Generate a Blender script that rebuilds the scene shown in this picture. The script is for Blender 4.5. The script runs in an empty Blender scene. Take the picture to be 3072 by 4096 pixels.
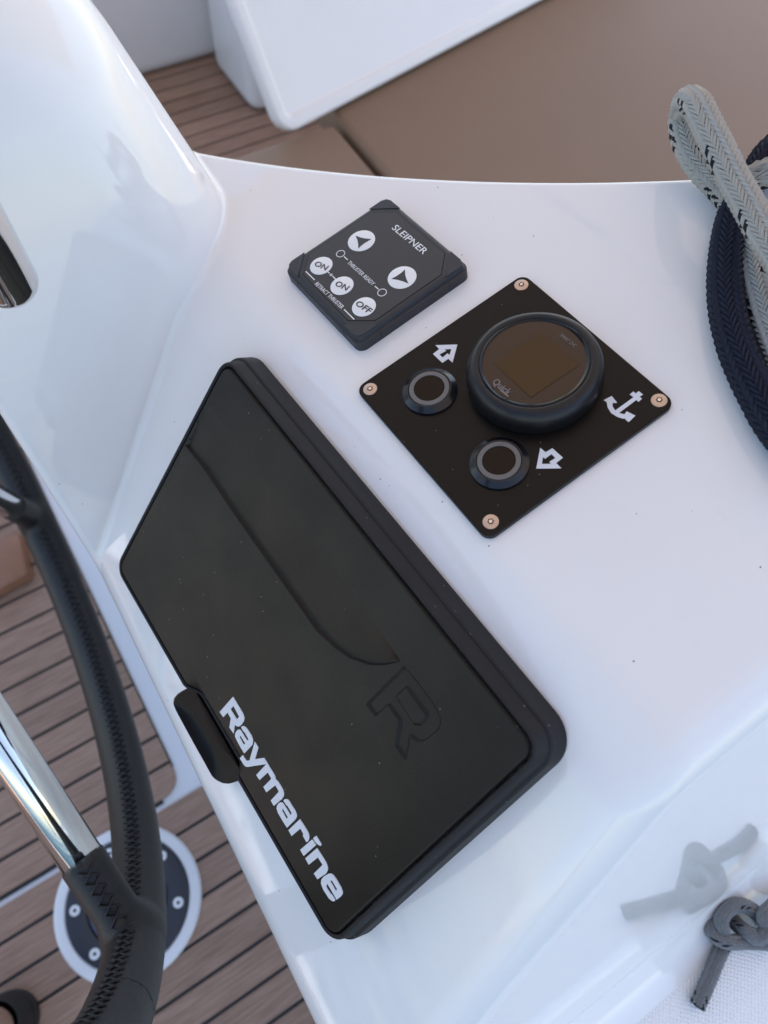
import bpy, math, random
import numpy as np
from mathutils import Vector, Matrix

random.seed(4); rng = np.random.default_rng(4)
scene = bpy.context.scene
C = scene.collection

# ------------------------------------------------------------------ camera
# World: X forward along the boat, Y to the left, Z up, deck at z = 0.
FPX = 2900.0; CX, CY = 1536.0, 2048.0
W = np.array([[0.8481392655954372, -0.44600511886013694, 0.2859007172180365],
              [-0.5254034526950954, -0.7773133581221854, 0.3460276797900478],
              [0.06790433013663556, -0.44369288616718466, -0.8936026100640757]])
CAM = np.array([0.0, 0.0, 1.25])
cd = bpy.data.cameras.new('camera'); cam = bpy.data.objects.new('camera', cd); C.objects.link(cam)
cd.sensor_fit = 'VERTICAL'; cd.sensor_height = 36.0; cd.sensor_width = 27.0
cd.lens = FPX / 4096 * 36.0
cd.clip_start = 0.02; cd.clip_end = 6000
M = Matrix.Identity(4)
for i in range(3):
    M[i][0] = W[i, 0]; M[i][1] = -W[i, 1]; M[i][2] = -W[i, 2]; M[i][3] = CAM[i]
cam.matrix_world = M
cd.dof.use_dof = True; cd.dof.focus_distance = 0.37; cd.dof.aperture_fstop = 9.0
scene.camera = cam

# ------------------------------------------------------------------ light
SUN_EL, SUN_AZ = math.radians(62), math.radians(12)     # azimuth measured from +X towards +Y
world = bpy.data.worlds.new('World'); scene.world = world; world.use_nodes = True
wn = world.node_tree.nodes; wl = world.node_tree.links
sky = wn.new('ShaderNodeTexSky'); sky.sky_type = 'NISHITA'; sky.sun_disc = False
sky.sun_elevation = SUN_EL; sky.sun_rotation = math.radians(90) - SUN_AZ
bg = wn['Background']; bg.inputs['Strength'].default_value = 0.13
wl.new(sky.outputs[0], bg.inputs['Color'])
sl = bpy.data.lights.new('sun', 'SUN'); sl.energy = 3.2; sl.angle = math.radians(0.5); sl.color = (1, 0.95, 0.88)
so = bpy.data.objects.new('sun', sl); C.objects.link(so)
sd = Vector((math.cos(SUN_EL) * math.cos(SUN_AZ), math.cos(SUN_EL) * math.sin(SUN_AZ), math.sin(SUN_EL)))
so.rotation_euler = sd.to_track_quat('Z', 'Y').to_euler(); so.location = (0, 0, 6)
vs = scene.view_settings; vs.view_transform = 'Standard'; vs.look = 'None'; vs.gamma = 1; vs.exposure = 1.7
vs.use_white_balance = True; vs.white_balance_temperature = 7300; vs.white_balance_tint = 12    # camera balanced for open shade
scene.cycles.use_denoising = True
scene.cycles.max_bounces = 8; scene.cycles.diffuse_bounces = 5

# ------------------------------------------------------------------ geometry helpers
def nrm(v):
    v = np.asarray(v, float); return v / np.linalg.norm(v)
def ray(x, y):
    return W @ np.array([(x - CX) / FPX, (y - CY) / FPX, 1.0])
def on_plane(x, y, n, d):                      # n . (p - CAM) = d
    r = ray(x, y); return CAM + r * (d / (n @ r))
def at_z(x, y, z):
    r = ray(x, y); return CAM + r * ((z - CAM[2]) / r[2])

class Frame:
    """A plane of its own: origin, u (reading direction), v (up on the face), n (out of the face)."""
    def __init__(s, o, u, n):
        s.o = np.array(o, float); s.n = nrm(n); u = np.array(u, float); s.u = nrm(u - (u @ s.n) * s.n); s.v = np.cross(s.n, s.u)
    def p(s, a, b, h=0.0):
        return s.o + a * s.u + b * s.v + h * s.n
    def uv(s, x, y, h=0.0):                    # photograph pixel -> plane coordinates at height h
        r = ray(x, y); o = s.o + h * s.n; q = CAM + r * (((o - CAM) @ s.n) / (r @ s.n)) - s.o
        return (q @ s.u, q @ s.v)
    def mat(s, a=0, b=0, h=0, rot=0, sc=1.0):
        q = s.p(a, b, h); cu = s.u * math.cos(rot) + s.v * math.sin(rot); cv = np.cross(s.n, cu)
        m = Matrix.Identity(4)
        for i in range(3):
            m[i][0] = cu[i] * sc; m[i][1] = cv[i] * sc; m[i][2] = s.n[i] * sc; m[i][3] = q[i]
        return m

def crop(ox, oy, s):
    return lambda pts: [(ox + a * s, oy + b * s) for a, b in pts]

def link(o, parent=None):
    C.objects.link(o)
    if parent is not None:
        o.parent = parent
        o.matrix_parent_inverse = parent.matrix_world.inverted()
    return o
def tag(o, label=None, cat=None, group=None, kind=None):
    if label: o['label'] = label
    if cat: o['category'] = cat
    if group: o['group'] = group
    if kind: o['kind'] = kind
    return o
def empty(name, loc):
    o = bpy.data.objects.new(name, None); o.location = Vector(loc); o.empty_display_size = 0.02
    o.matrix_world = Matrix.Translation(Vector(loc)); C.objects.link(o); return o
def mesh(name, verts, faces, mat=None, parent=None, smooth=False, angle=None):
    me = bpy.data.meshes.new(name)
    me.from_pydata([tuple(map(float, v)) for v in verts], [], faces)
    if mat is not None:
        for m in (mat if isinstance(mat, (list, tuple)) else [mat]): me.materials.append(m)
    if smooth:
        me.polygons.foreach_set('use_smooth', [True] * len(me.polygons))
        if angle: me.set_sharp_from_angle(angle=math.radians(angle))
    me.update()
    o = bpy.data.objects.new(name, me); link(o, parent); return o

def loft(rings, cap0=True, cap1=True, closed=True):
    n = len(rings[0]); V = [p for r in rings for p in r]; F = []
    for k in range(len(rings) - 1):
        for i in range(n if closed else n - 1):
            j = (i + 1) % n
            F.append((k * n + i, k * n + j, (k + 1) * n + j, (k + 1) * n + i))
    if cap0: F.append(tuple(range(n - 1, -1, -1)))
    if cap1: F.append(tuple((len(rings) - 1) * n + i for i in range(n)))
    return V, F
def rrect(hw, hh, r, seg=6, sub=1):
    """Rounded rectangle outline, counter clockwise, with outward unit normals; sub splits the straight sides."""
    P = []
    for cx, cy, a0 in ((hw - r, hh - r, 0), (-(hw - r), hh - r, 90), (-(hw - r), -(hh - r), 180), (hw - r, -(hh - r), 270)):
        for k in range(seg + 1):
            a = math.radians(a0 + 90 * k / seg); P.append((cx + r * math.cos(a), cy + r * math.sin(a), math.cos(a), math.sin(a)))
    if sub > 1:
        Q = []
        for i in range(len(P)):
            a = P[i]; b = P[(i + 1) % len(P)]; Q.append(a)
            if math.hypot(a[0] - b[0], a[1] - b[1]) > 4 * r * math.pi / 2 / seg:
                for k in range(1, sub): t = k / sub; Q.append(tuple(a[m] + (b[m] - a[m]) * t for m in range(4)))
        P = Q
    return P
def circle_pts(fr, a, b, h, r, n=48):
    return [fr.p(a + r * math.cos(2 * math.pi * k / n), b + r * math.sin(2 * math.pi * k / n), h) for k in range(n)]
def lathe(name, fr, a, b, prof, mat, parent, n=64, cap0=True, cap1=True, angle=35):
    V, F = loft([circle_pts(fr, a, b, h, max(r, 1e-5), n) for r, h in prof], cap0, cap1)
    return mesh(name, V, F, mat, parent, True, angle)

def shape(name, fr, loops, h, thick, mat, parent, label=None):
    """Flat cut-out with holes, from outlines in plane coordinates."""
    cu = bpy.data.curves.new(name, 'CURVE'); cu.dimensions = '2D'; cu.fill_mode = 'BOTH'; cu.extrude = thick / 2
    ca = sum(p[0] for p in loops[0]) / len(loops[0]); cb = sum(p[1] for p in loops[0]) / len(loops[0])
    S = 100.0                                              # work in a comfortable scale, the small letters stay exact
    for L in loops:
        sp = cu.splines.new('POLY'); sp.points.add(len(L) - 1); sp.use_cyclic_u = True
        for q, (a, b) in zip(sp.points, L): q.co = ((a - ca) * S, (b - cb) * S, 0, 1)
    cu.extrude = thick / 2 * S
    tmp = bpy.data.objects.new('tmp', cu); me = bpy.data.meshes.new_from_object(tmp); bpy.data.objects.remove(tmp)
    me.name = name
    me.transform(fr.mat(ca, cb, h + thick / 2, 0, 1 / S)); me.materials.clear(); me.materials.append(mat); me.update()
    o = bpy.data.objects.new(name, me); link(o, parent)
    return o
def smooth_loop(L, it=2):
    for _ in range(it):
        Q = []
        for i in range(len(L)):
            a, b = L[i], L[(i + 1) % len(L)]
            Q += [(a[0] * .85 + b[0] * .15, a[1] * .85 + b[1] * .15), (a[0] * .15 + b[0] * .85, a[1] * .15 + b[1] * .85)]
        L = Q
    return L
def text(name, body, fr, a, b, h, size, mat, parent, rot=0, bold=0.0, align='CENTER', sx=1.0, shear=0.0, fit=None):
    cu = bpy.data.curves.new(name, 'FONT'); cu.body = body; cu.size = 1.0; cu.align_x = align; cu.align_y = 'CENTER'
    cu.extrude = 0.02; cu.offset = bold; cu.shear = shear; cu.resolution_u = 3
    tmp = bpy.data.objects.new('tmp', cu); me = bpy.data.meshes.new_from_object(tmp); bpy.data.objects.remove(tmp)
    xs = [v.co.x for v in me.vertices]; w = max(xs) - min(xs)
    ys = [v.co.y for v in me.vertices]; hh = max(ys) - min(ys)
    if fit: sc = Matrix.Diagonal((fit / w, size / hh, 0.0002 / 0.04, 1))
    else: sc = Matrix.Diagonal((size / hh * sx, size / hh, 0.0002 / 0.04, 1))
    cx = (max(xs) + min(xs)) / 2; cy = (max(ys) + min(ys)) / 2
    me.transform(Matrix.Translation((-cx, -cy, 0))); me.transform(sc); me.transform(fr.mat(a, b, h + 0.0001, rot))
    me.materials.clear(); me.materials.append(mat); me.name = name; me.update()
    o = bpy.data.objects.new(name, me); link(o, parent); return o

def bezier_path(pts, n):
    """Catmull-Rom through the points, resampled at n even steps."""
    P = [np.array(p, float) for p in pts]; P = [2 * P[0] - P[1]] + P + [2 * P[-1] - P[-2]]
    out = []
    for i in range(1, len(P) - 2):
        p0, p1, p2, p3 = P[i - 1:i + 3]
        for t in np.linspace(0, 1, 24, endpoint=False):
            out.append(.5 * (2 * p1 + (p2 - p0) * t + (2 * p0 - 5 * p1 + 4 * p2 - p3) * t * t + (3 * p1 - p0 - 3 * p2 + p3) * t ** 3))
    out.append(P[-2]); out = np.array(out)
    L = np.r_[0, np.cumsum(np.linalg.norm(np.diff(out, axis=0), axis=1))]
    if n is None: return out, L
    s = np.linspace(0, L[-1], n); return np.stack([np.interp(s, L, out[:, k]) for k in range(3)], 1), L[-1]
def frames(path):
    T = np.gradient(path, axis=0); T /= np.linalg.norm(T, axis=1)[:, None]
    N = np.zeros_like(T); a = np.array([0, 0, 1.0]) if abs(T[0][2]) < .9 else np.array([1.0, 0, 0])
    N[0] = nrm(a - (a @ T[0]) * T[0])
    for i in range(1, len(T)): N[i] = nrm(N[i - 1] - (N[i - 1] @ T[i]) * T[i])
    return T, N, np.cross(T, N)
def tube(path, r, seg=16, caps=True):
    path = np.array(path); T, N, B = frames(path); r = np.broadcast_to(r, (len(path),))
    rings = [[path[i] + r[i] * (math.cos(2 * math.pi * k / seg) * N[i] + math.sin(2 * math.pi * k / seg) * B[i]) for k in range(seg)] for i in range(len(path))]
    return loft(rings, caps, caps)
def merge(parts):
    V = []; F = []
    for v, f in parts:
        o = len(V); V += list(v); F += [tuple(i + o for i in q) for q in f]
    return V, F
def box(x0, x1, y0, y1, z0, z1):
    V = [(x, y, z) for z in (z0, z1) for y in (y0, y1) for x in (x0, x1)]
    return V, [(0, 2, 3, 1), (4, 5, 7, 6), (0, 1, 5, 4), (2, 6, 7, 3), (0, 4, 6, 2), (1, 3, 7, 5)]
def bevel(o, w, seg=3):
    m = o.modifiers.new('bevel', 'BEVEL'); m.width = w; m.segments = seg; m.limit_method = 'ANGLE'; m.angle_limit = math.radians(30)
    o.data.polygons.foreach_set('use_smooth', [True] * len(o.data.polygons))
    return o

# ------------------------------------------------------------------ materials
def new_mat(name):
    m = bpy.data.materials.new(name); m.use_nodes = True; nt = m.node_tree
    return m, nt, nt.nodes['Principled BSDF']
def mat(name, col, rough=.5, metal=0, spec=.5, bump=None, coat=0, coat_rough=.03, var=0, rvar=0, vscale=20, detail=6):
    m, nt, b = new_mat(name); N = nt.nodes; L = nt.links
    b.inputs['Base Color'].default_value = (*col, 1); b.inputs['Roughness'].default_value = rough
    b.inputs['Metallic'].default_value = metal; b.inputs['Specular IOR Level'].default_value = spec
    b.inputs['Coat Weight'].default_value = coat; b.inputs['Coat Roughness'].default_value = coat_rough
    tc = N.new('ShaderNodeTexCoord')
    if var or rvar:
        nz = N.new('ShaderNodeTexNoise'); nz.inputs['Scale'].default_value = vscale; nz.inputs['Detail'].default_value = detail
        L.new(tc.outputs['Object'], nz.inputs['Vector'])
        if var:
            mx = N.new('ShaderNodeMix'); mx.data_type = 'RGBA'
            mx.inputs[6].default_value = (*[c * (1 - var) for c in col], 1); mx.inputs[7].default_value = (*[min(1, c * (1 + var)) for c in col], 1)
            L.new(nz.outputs['Fac'], mx.inputs[0]); L.new(mx.outputs[2], b.inputs['Base Color'])
        if rvar:
            mr = N.new('ShaderNodeMapRange'); mr.inputs[1].default_value = .3; mr.inputs[2].default_value = .7
            mr.inputs[3].default_value = max(.01, rough - rvar); mr.inputs[4].default_value = rough + rvar
            L.new(nz.outputs['Fac'], mr.inputs[0]); L.new(mr.outputs[0], b.inputs['Roughness'])
    if bump:
        sc, st, dist = bump
        n2 = N.new('ShaderNodeTexNoise'); n2.inputs['Scale'].default_value = sc; n2.inputs['Detail'].default_value = 3
        bp = N.new('ShaderNodeBump'); bp.inputs['Strength'].default_value = st; bp.inputs['Distance'].default_value = dist
        L.new(tc.outputs['Object'], n2.inputs['Vector']); L.new(n2.outputs['Fac'], bp.inputs['Height']); L.new(bp.outputs[0], b.inputs['Normal'])
    return m

def gelcoat_mat():
    m, nt, b = new_mat('gelcoat'); N = nt.nodes; L = nt.links
    tc = N.new('ShaderNodeTexCoord')
    n1 = N.new('ShaderNodeTexNoise'); n1.inputs['Scale'].default_value = 9; n1.inputs['Detail'].default_value = 8
    L.new(tc.outputs['Object'], n1.inputs['Vector'])
    mx = N.new('ShaderNodeMix'); mx.data_type = 'RGBA'; mx.inputs[6].default_value = (.77, .77, .765, 1); mx.inputs[7].default_value = (.82, .82, .81, 1)
    L.new(n1.outputs['Fac'], mx.inputs[0])
    # tiny specks of grit
    vo = N.new('ShaderNodeTexVoronoi'); vo.inputs['Scale'].default_value = 130; L.new(tc.outputs['Object'], vo.inputs['Vector'])
    lt = N.new('ShaderNodeMath'); lt.operation = 'LESS_THAN'; lt.inputs[1].default_value = .05; L.new(vo.outputs['Distance'], lt.inputs[0])
    wh = N.new('ShaderNodeTexWhiteNoise'); L.new(vo.outputs['Position'], wh.inputs['Vector'])
    g2 = N.new('ShaderNodeMath'); g2.operation = 'GREATER_THAN'; g2.inputs[1].default_value = .86; L.new(wh.outputs['Value'], g2.inputs[0])
    mu = N.new('ShaderNodeMath'); mu.operation = 'MULTIPLY'; L.new(lt.outputs[0], mu.inputs[0]); L.new(g2.outputs[0], mu.inputs[1])
    m2 = N.new('ShaderNodeMix'); m2.data_type = 'RGBA'; m2.inputs[7].default_value = (.12, .11, .10, 1)
    L.new(mu.outputs[0], m2.inputs[0]); L.new(mx.outputs[2], m2.inputs[6]); L.new(m2.outputs[2], b.inputs['Base Color'])
    # dried salt marks dull the gloss
    n3 = N.new('ShaderNodeTexNoise'); n3.inputs['Scale'].default_value = 60; n3.inputs['Detail'].default_value = 8; n3.inputs['Roughness'].default_value = .7
    L.new(tc.outputs['Object'], n3.inputs['Vector'])
    mr = N.new('ShaderNodeMapRange'); mr.inputs[1].default_value = .45; mr.inputs[2].default_value = .75; mr.inputs[3].default_value = .02; mr.inputs[4].default_value = .13
    L.new(n3.outputs['Fac'], mr.inputs[0]); L.new(mr.outputs[0], b.inputs['Roughness'])
    bp = N.new('ShaderNodeBump'); bp.inputs['Strength'].default_value = .03; bp.inputs['Distance'].default_value = .002
    n4 = N.new('ShaderNodeTexNoise'); n4.inputs['Scale'].default_value = 25; L.new(tc.outputs['Object'], n4.inputs['Vector'])
    L.new(n4.outputs['Fac'], bp.inputs['Height']); L.new(bp.outputs[0], b.inputs['Normal'])
    # irregular dried salt smears
    n5 = N.new('ShaderNodeTexNoise'); n5.inputs['Scale'].default_value = 34; n5.inputs['Detail'].default_value = 10; n5.inputs['Roughness'].default_value = .72; n5.inputs['Distortion'].default_value = 1.2
    L.new(tc.outputs['Object'], n5.inputs['Vector'])
    m5 = N.new('ShaderNodeMapRange'); m5.inputs[1].default_value = .60; m5.inputs[2].default_value = .74; m5.inputs[3].default_value = 0; m5.inputs[4].default_value = .22
    L.new(n5.outputs['Fac'], m5.inputs[0])
    m8 = N.new('ShaderNodeMix'); m8.data_type = 'RGBA'; m8.inputs[7].default_value = (.62, .625, .63, 1); L.new(m5.outputs[0], m8.inputs[0]); L.new(m2.outputs[2], m8.inputs[6]); L.new(m8.outputs[2], b.inputs['Base Color'])
    b.inputs['IOR'].default_value = 1.52; b.inputs['Coat Weight'].default_value = .12; b.inputs['Coat Roughness'].default_value = .02
    return m
def teak_mat():
    m, nt, b = new_mat('teak'); N = nt.nodes; L = nt.links
    tc = N.new('ShaderNodeTexCoord'); oi = N.new('ShaderNodeObjectInfo')
    mp = N.new('ShaderNodeMapping'); mp.inputs['Scale'].default_value = (5, 90, 90)
    ad = N.new('ShaderNodeVectorMath'); ad.operation = 'ADD'
    L.new(tc.outputs['Object'], ad.inputs[0]); cb = N.new('ShaderNodeCombineXYZ'); L.new(oi.outputs['Random'], cb.inputs[0])
    sc = N.new('ShaderNodeVectorMath'); sc.operation = 'SCALE'; sc.inputs['Scale'].default_value = 7; L.new(cb.outputs[0], sc.inputs[0])
    L.new(sc.outputs[0], ad.inputs[1]); L.new(ad.outputs[0], mp.inputs['Vector'])
    nz = N.new('ShaderNodeTexNoise'); nz.inputs['Scale'].default_value = 3; nz.inputs['Detail'].default_value = 8; nz.inputs['Roughness'].default_value = .65
    L.new(mp.outputs[0], nz.inputs['Vector'])
    cr = N.new('ShaderNodeValToRGB'); cr.color_ramp.elements[0].position = .3; cr.color_ramp.elements[1].position = .72
    cr.color_ramp.elements[0].color = (.215, .120, .080, 1); cr.color_ramp.elements[1].color = (.41, .262, .190, 1)
    L.new(nz.outputs['Fac'], cr.inputs[0])
    hs = N.new('ShaderNodeHueSaturation'); mr = N.new('ShaderNodeMapRange'); mr.inputs[3].default_value = .90; mr.inputs[4].default_value = 1.08
    L.new(oi.outputs['Random'], mr.inputs[0]); L.new(mr.outputs[0], hs.inputs['Value']); L.new(cr.outputs[0], hs.inputs['Color'])
    L.new(hs.outputs[0], b.inputs['Base Color']); b.inputs['Roughness'].default_value = .7
    bp = N.new('ShaderNodeBump'); bp.inputs['Strength'].default_value = .3; bp.inputs['Distance'].default_value = .001
    L.new(nz.outputs['Fac'], bp.inputs['Height']); L.new(bp.outputs[0], b.inputs['Normal'])
    return m
def leather_mat():
    m, nt, b = new_mat('leather'); N = nt.nodes; L = nt.links
    b.inputs['Base Color'].default_value = (.010, .0098, .0095, 1); b.inputs['Roughness'].default_value = .5
    tc = N.new('ShaderNodeTexCoord')
    v = N.new('ShaderNodeTexVoronoi'); v.feature = 'DISTANCE_TO_EDGE'; v.inputs['Scale'].default_value = 420; L.new(tc.outputs['Object'], v.inputs['Vector'])
    n = N.new('ShaderNodeTexNoise'); n.inputs['Scale'].default_value = 60; n.inputs['Detail'].default_value = 5; L.new(tc.outputs['Object'], n.inputs['Vector'])
    ad = N.new('ShaderNodeMath'); ad.operation = 'MULTIPLY_ADD'; ad.inputs[1].default_value = .5; L.new(v.outputs['Distance'], ad.inputs[0]); L.new(n.outputs['Fac'], ad.inputs[2])
    bp = N.new('ShaderNodeBump'); bp.inputs['Strength'].default_value = .35; bp.inputs['Distance'].default_value = .0012
    L.new(ad.outputs[0], bp.inputs['Height']); L.new(bp.outputs[0], b.inputs['Normal'])
    return m

def add_lint(m, scale, dist, keep, col):
    nt = m.node_tree; N = nt.nodes; L = nt.links; b = N['Principled BSDF']; src = b.inputs['Base Color'].links
    tc = N.new('ShaderNodeTexCoord'); vo = N.new('ShaderNodeTexVoronoi'); vo.inputs['Scale'].default_value = scale; L.new(tc.outputs['Object'], vo.inputs['Vector'])
    lt = N.new('ShaderNodeMath'); lt.operation = 'LESS_THAN'; lt.inputs[1].default_value = dist; L.new(vo.outputs['Distance'], lt.inputs[0])
    wh = N.new('ShaderNodeTexWhiteNoise'); L.new(vo.outputs['Position'], wh.inputs['Vector'])
    g2 = N.new('ShaderNodeMath'); g2.operation = 'GREATER_THAN'; g2.inputs[1].default_value = keep; L.new(wh.outputs['Value'], g2.inputs[0])
    mu = N.new('ShaderNodeMath'); mu.operation = 'MULTIPLY'; L.new(lt.outputs[0], mu.inputs[0]); L.new(g2.outputs[0], mu.inputs[1])
    mx = N.new('ShaderNodeMix'); mx.data_type = 'RGBA'; mx.inputs[7].default_value = (*col, 1); L.new(mu.outputs[0], mx.inputs[0])
    if src: L.new(src[0].from_socket, mx.inputs[6])
    else: mx.inputs[6].default_value = b.inputs['Base Color'].default_value
    L.new(mx.outputs[2], b.inputs['Base Color'])
GEL = gelcoat_mat(); TEAK = teak_mat(); LEATHER = leather_mat()
WHITE_GEL = mat('white_moulding', (.72, .72, .73), .25, var=.03)
LID = mat('black_plastic', (.0085, .0077, .0067), .42, spec=.28, bump=(1500, .25, .0004), var=.25, rvar=.07, vscale=35)
LIDFRAME = mat('black_rubber', (.0085, .0085, .0105), .58, spec=.35, bump=(900, .2, .0003), var=.35, vscale=60)
WHITE_PRINT = mat('white_print', (.68, .70, .74), .5)
PLATE = mat('black_plate', (.006, .0045, .0035), .34, spec=.22, bump=(700, .1, .0002), rvar=.06, vscale=30)
BEZEL = mat('black_bezel', (.007, .007, .008), .36, spec=.4)
LID.node_tree.nodes['Principled BSDF'].inputs['Specular Tint'].default_value = (1, .95, .88, 1)
add_lint(LID, 210, .075, .86, (.16, .16, .15)); add_lint(PLATE, 300, .10, .86, (.14, .13, .12)); add_lint(LIDFRAME, 260, .10, .85, (.12, .12, .13))
GLASSY = mat('gauge_face', (.040, .021, .011), .05, spec=.42)
LCD = mat('gauge_screen', (.050, .024, .005), .06, spec=.36)
FAINT = mat('grey_print', (.19, .165, .16), .4)
RINGLIGHT = mat('button_ring', (.13, .125, .12), .4)
BUTTONCAP = mat('button_cap', (.010, .005, .0025), .16, spec=.2)
ANOD = mat('black_anodised', (.006, .007, .010), .2, spec=.5)
SCREW = mat('stainless_screw', (.55, .46, .40), .3, metal=1, var=.15, vscale=300)
STEEL = mat('polished_stainless', (.78, .76, .72), .05, metal=1)
DARK = mat('dark_recess', (.01, .01, .01), .8)
SBODY = mat('control_case', (.022, .024, .028), .5, bump=(1200, .35, .0004), var=.2, vscale=80)
SMEMB = mat('control_membrane', (.030, .030, .032), .45, bump=(2000, .1, .0002))
SBTN = mat('control_button', (.80, .80, .79), .4)
SINK = mat('dark_ink', (.03, .035, .035), .5)
CAULK = mat('black_caulk', (.012, .012, .013), .6)
CUSH = mat('taupe_vinyl', (.205, .133, .088), .6, bump=(500, .15, .0005), var=.06, vscale=8)
NAVY = mat('deck_plate_navy', (.018, .022, .032), .4, bump=(300, .2, .0005))
NAVYLID = mat('deck_plate_lid', (.05, .065, .10), .35)
CANVAS = mat('canopy_canvas', (.30, .24, .205), .8, bump=(250, .3, .001), var=.08, vscale=4)
def _thin(m):                                    # sunlit canvas glows through
    nt = m.node_tree; N = nt.nodes; L = nt.links; out = N['Material Output']
    tr = N.new('ShaderNodeBsdfTranslucent'); tr.inputs['Color'].default_value = (.56, .47, .42, 1)
    mx = N.new('ShaderNodeMixShader'); mx.inputs[0].default_value = .34
    L.new(N['Principled BSDF'].outputs[0], mx.inputs[1]); L.new(tr.outputs[0], mx.inputs[2]); L.new(mx.outputs[0], out.inputs['Surface'])
_thin(CANVAS)
ROPE_G = mat('rope_grey', (.47, .455, .41), .85, bump=(2500, .5, .0004), var=.12, vscale=300)
ROPE_K = mat('rope_blue_grey', (.21, .225, .235), .85, bump=(2500, .5, .0004), var=.12, vscale=300)
ROPE_B = mat('rope_black', (.008, .009, .014), .8)
ROPE_N = mat('rope_navy', (.008, .012, .030), .8, bump=(2500, .5, .0004), var=.3, vscale=300)
THREAD = mat('black_thread', (.010, .010, .013), .6)
SEA = mat('sea_water', (.02, .05, .07), .08, bump=(.6, .6, .3))
SKIN = mat('skin', (.42, .24, .17), .5)

# ------------------------------------------------------------------ the two instrument faces
nP = nrm([-0.21789796, 0.13072959, 0.96717643]); KP = 0.29546630209462943      # upper face: plate level
nR = nrm([-0.76788951, 0.03541524, 0.63960258]); KR = 0.2515      # sloped face: cover lid level
PLATE_T = 0.003; COVER_T = 0.0170
D1 = -(KP + PLATE_T); D2 = -(KR + COVER_T)
Pq = [(2092, 1092), (2704, 1609), (1954, 2167), (1420, 1553)]      # plate corners: top, right, bottom, left
Rq = [(898, 1442), (2139, 2989), (1335, 3768), (476, 2276)]        # lid corners
pc = [on_plane(*q, nP, -KP) for q in Pq]; rc = [on_plane(*q, nR, -KR) for q in Rq]
FP = Frame(sum(pc) / 4, (pc[1] - pc[0]) + (pc[2] - pc[3]), nP)
FR = Frame(sum(rc) / 4, (rc[1] - rc[0]) + (rc[2] - rc[3]), nR)

# ------------------------------------------------------------------ sea, teak deck
tag(mesh('sea', [(-3000, -3000, -1.1), (3000, -3000, -1.1), (3000, 3000, -1.1), (-3000, 3000, -1.1)], [(0, 1, 2, 3)], SEA), kind='structure')
deck = tag(mesh('deck', *box(-3.2, 4.2, -.9, 2.6, -.35, -.006), WHITE_GEL), kind='structure')
caulk = mesh('caulking', *merge([box(-3.0, -.173, .222, .265, -.0059, -.003), box(-3.0, -.137, .2655, .95, -.0059, -.003), box(-3.0, 3.0, .95, 1.91, -.0059, -.003), box(-3.0, -.06, -.85, .196, -.0059, -.003)]), CAULK, deck)
PITCH = .0485; HALF = .0217
plank_cache = {}
def plank(x0, x1, yc, chop=0.0, hw=HALF):
    key = (round(x0, 3), round(x1, 3), chop, hw)
    if key not in plank_cache:
        L = x1 - x0; e = .0015
        out = [(-L / 2, -hw), (L / 2 - chop, -hw)] + ([(L / 2, -hw + chop)] if chop else []) + [(L / 2, hw), (-L / 2, hw)]
        if chop: out = [(-L / 2, -hw)] + [(L / 2 - chop + chop * math.sin(a), -hw + chop * (1 - math.cos(a))) for a in np.linspace(0, math.pi / 2, 5)] + [(L / 2, hw), (-L / 2, hw)]
        cx, cy = 0, 0
        ins = [(a * (1 - 2 * e / L), b * (1 - e / hw)) for a, b in out]
        V, F = loft([[(a, b, -.0058) for a, b in out], [(a, b, -.001) for a, b in out], [(a, b, 0) for a, b in ins]])
        me = bpy.data.meshes.new('plank'); me.from_pydata(V, [], F); me.materials.append(TEAK); plank_cache[key] = me
    o = bpy.data.objects.new('plank', plank_cache[key]); o.location = ((x0 + x1) / 2, yc, 0); link(o, deck)
y = .2255 + PITCH / 2; i = 0
while y < 1.90:
    if y < .93: plank(-3.0, -.139, y, .030 if i == 0 else 0)
    else: plank(-3.0 + .37 * (i % 2), 3.0, y)
    y += PITCH; i += 1
y = .118 + PITCH * 1.5 + .0015
y0 = y
while y > -.84:
    plank(-3.0, -.062, y); y -= PITCH

# ------------------------------------------------------------------ round deck plate
dp = empty('deck_plate', (-.273, .122, 0)); tag(dp, 'round black bolted plate with white rim set in the teak deck', 'deck plate')
FD = Frame((-.273, .122, 0), (1, 0, 0), (0, 0, 1))
lathe('rim', FD, 0, 0, [(.106, -.004), (.107, .002), (.105, .005), (.1035, .006), (.1030, .0062), (.0915, .0068), (.091, .0066), (.0895, .0055), (.089, .002)], WHITE_GEL, dp, cap0=True, cap1=False, angle=20)
lathe('ring', FD, 0, 0, [(.0885, .002), (.0885, .0085), (.0878, .0093), (.0872, .0095), (.0590, .0095), (.0584, .0093), (.0575, .003)], NAVY, dp, cap0=True, cap1=False, angle=20)
lathe('lid', FD, 0, 0, [(.0565, .002), (.0565, .0075), (.0558, .0083), (.055, .0085), (.001, .0087)], NAVYLID, dp, angle=20)
for px in ((410, 1165), (480, 1475), (610, 860), (915, 835), (1000, 1120)):
    q = at_z(px[0] * .7233, 2800 + px[1] * .7233, .0095); a, b = q[0] - FD.o[0], q[1] - FD.o[1]
    rr = math.hypot(a, b); a, b = a * .0745 / rr, b * .0745 / rr
    s = lathe('screw', FD, a, b, [(.0075, .0094), (.0075, .0102), (.0068, .0108), (.0028, .0108), (.0026, .0096)], WHITE_GEL, dp, n=20)
    lathe('socket', FD, a, b, [(.0026, .0097), (.0026, .00985)], DARK, s, n=6)

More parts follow.
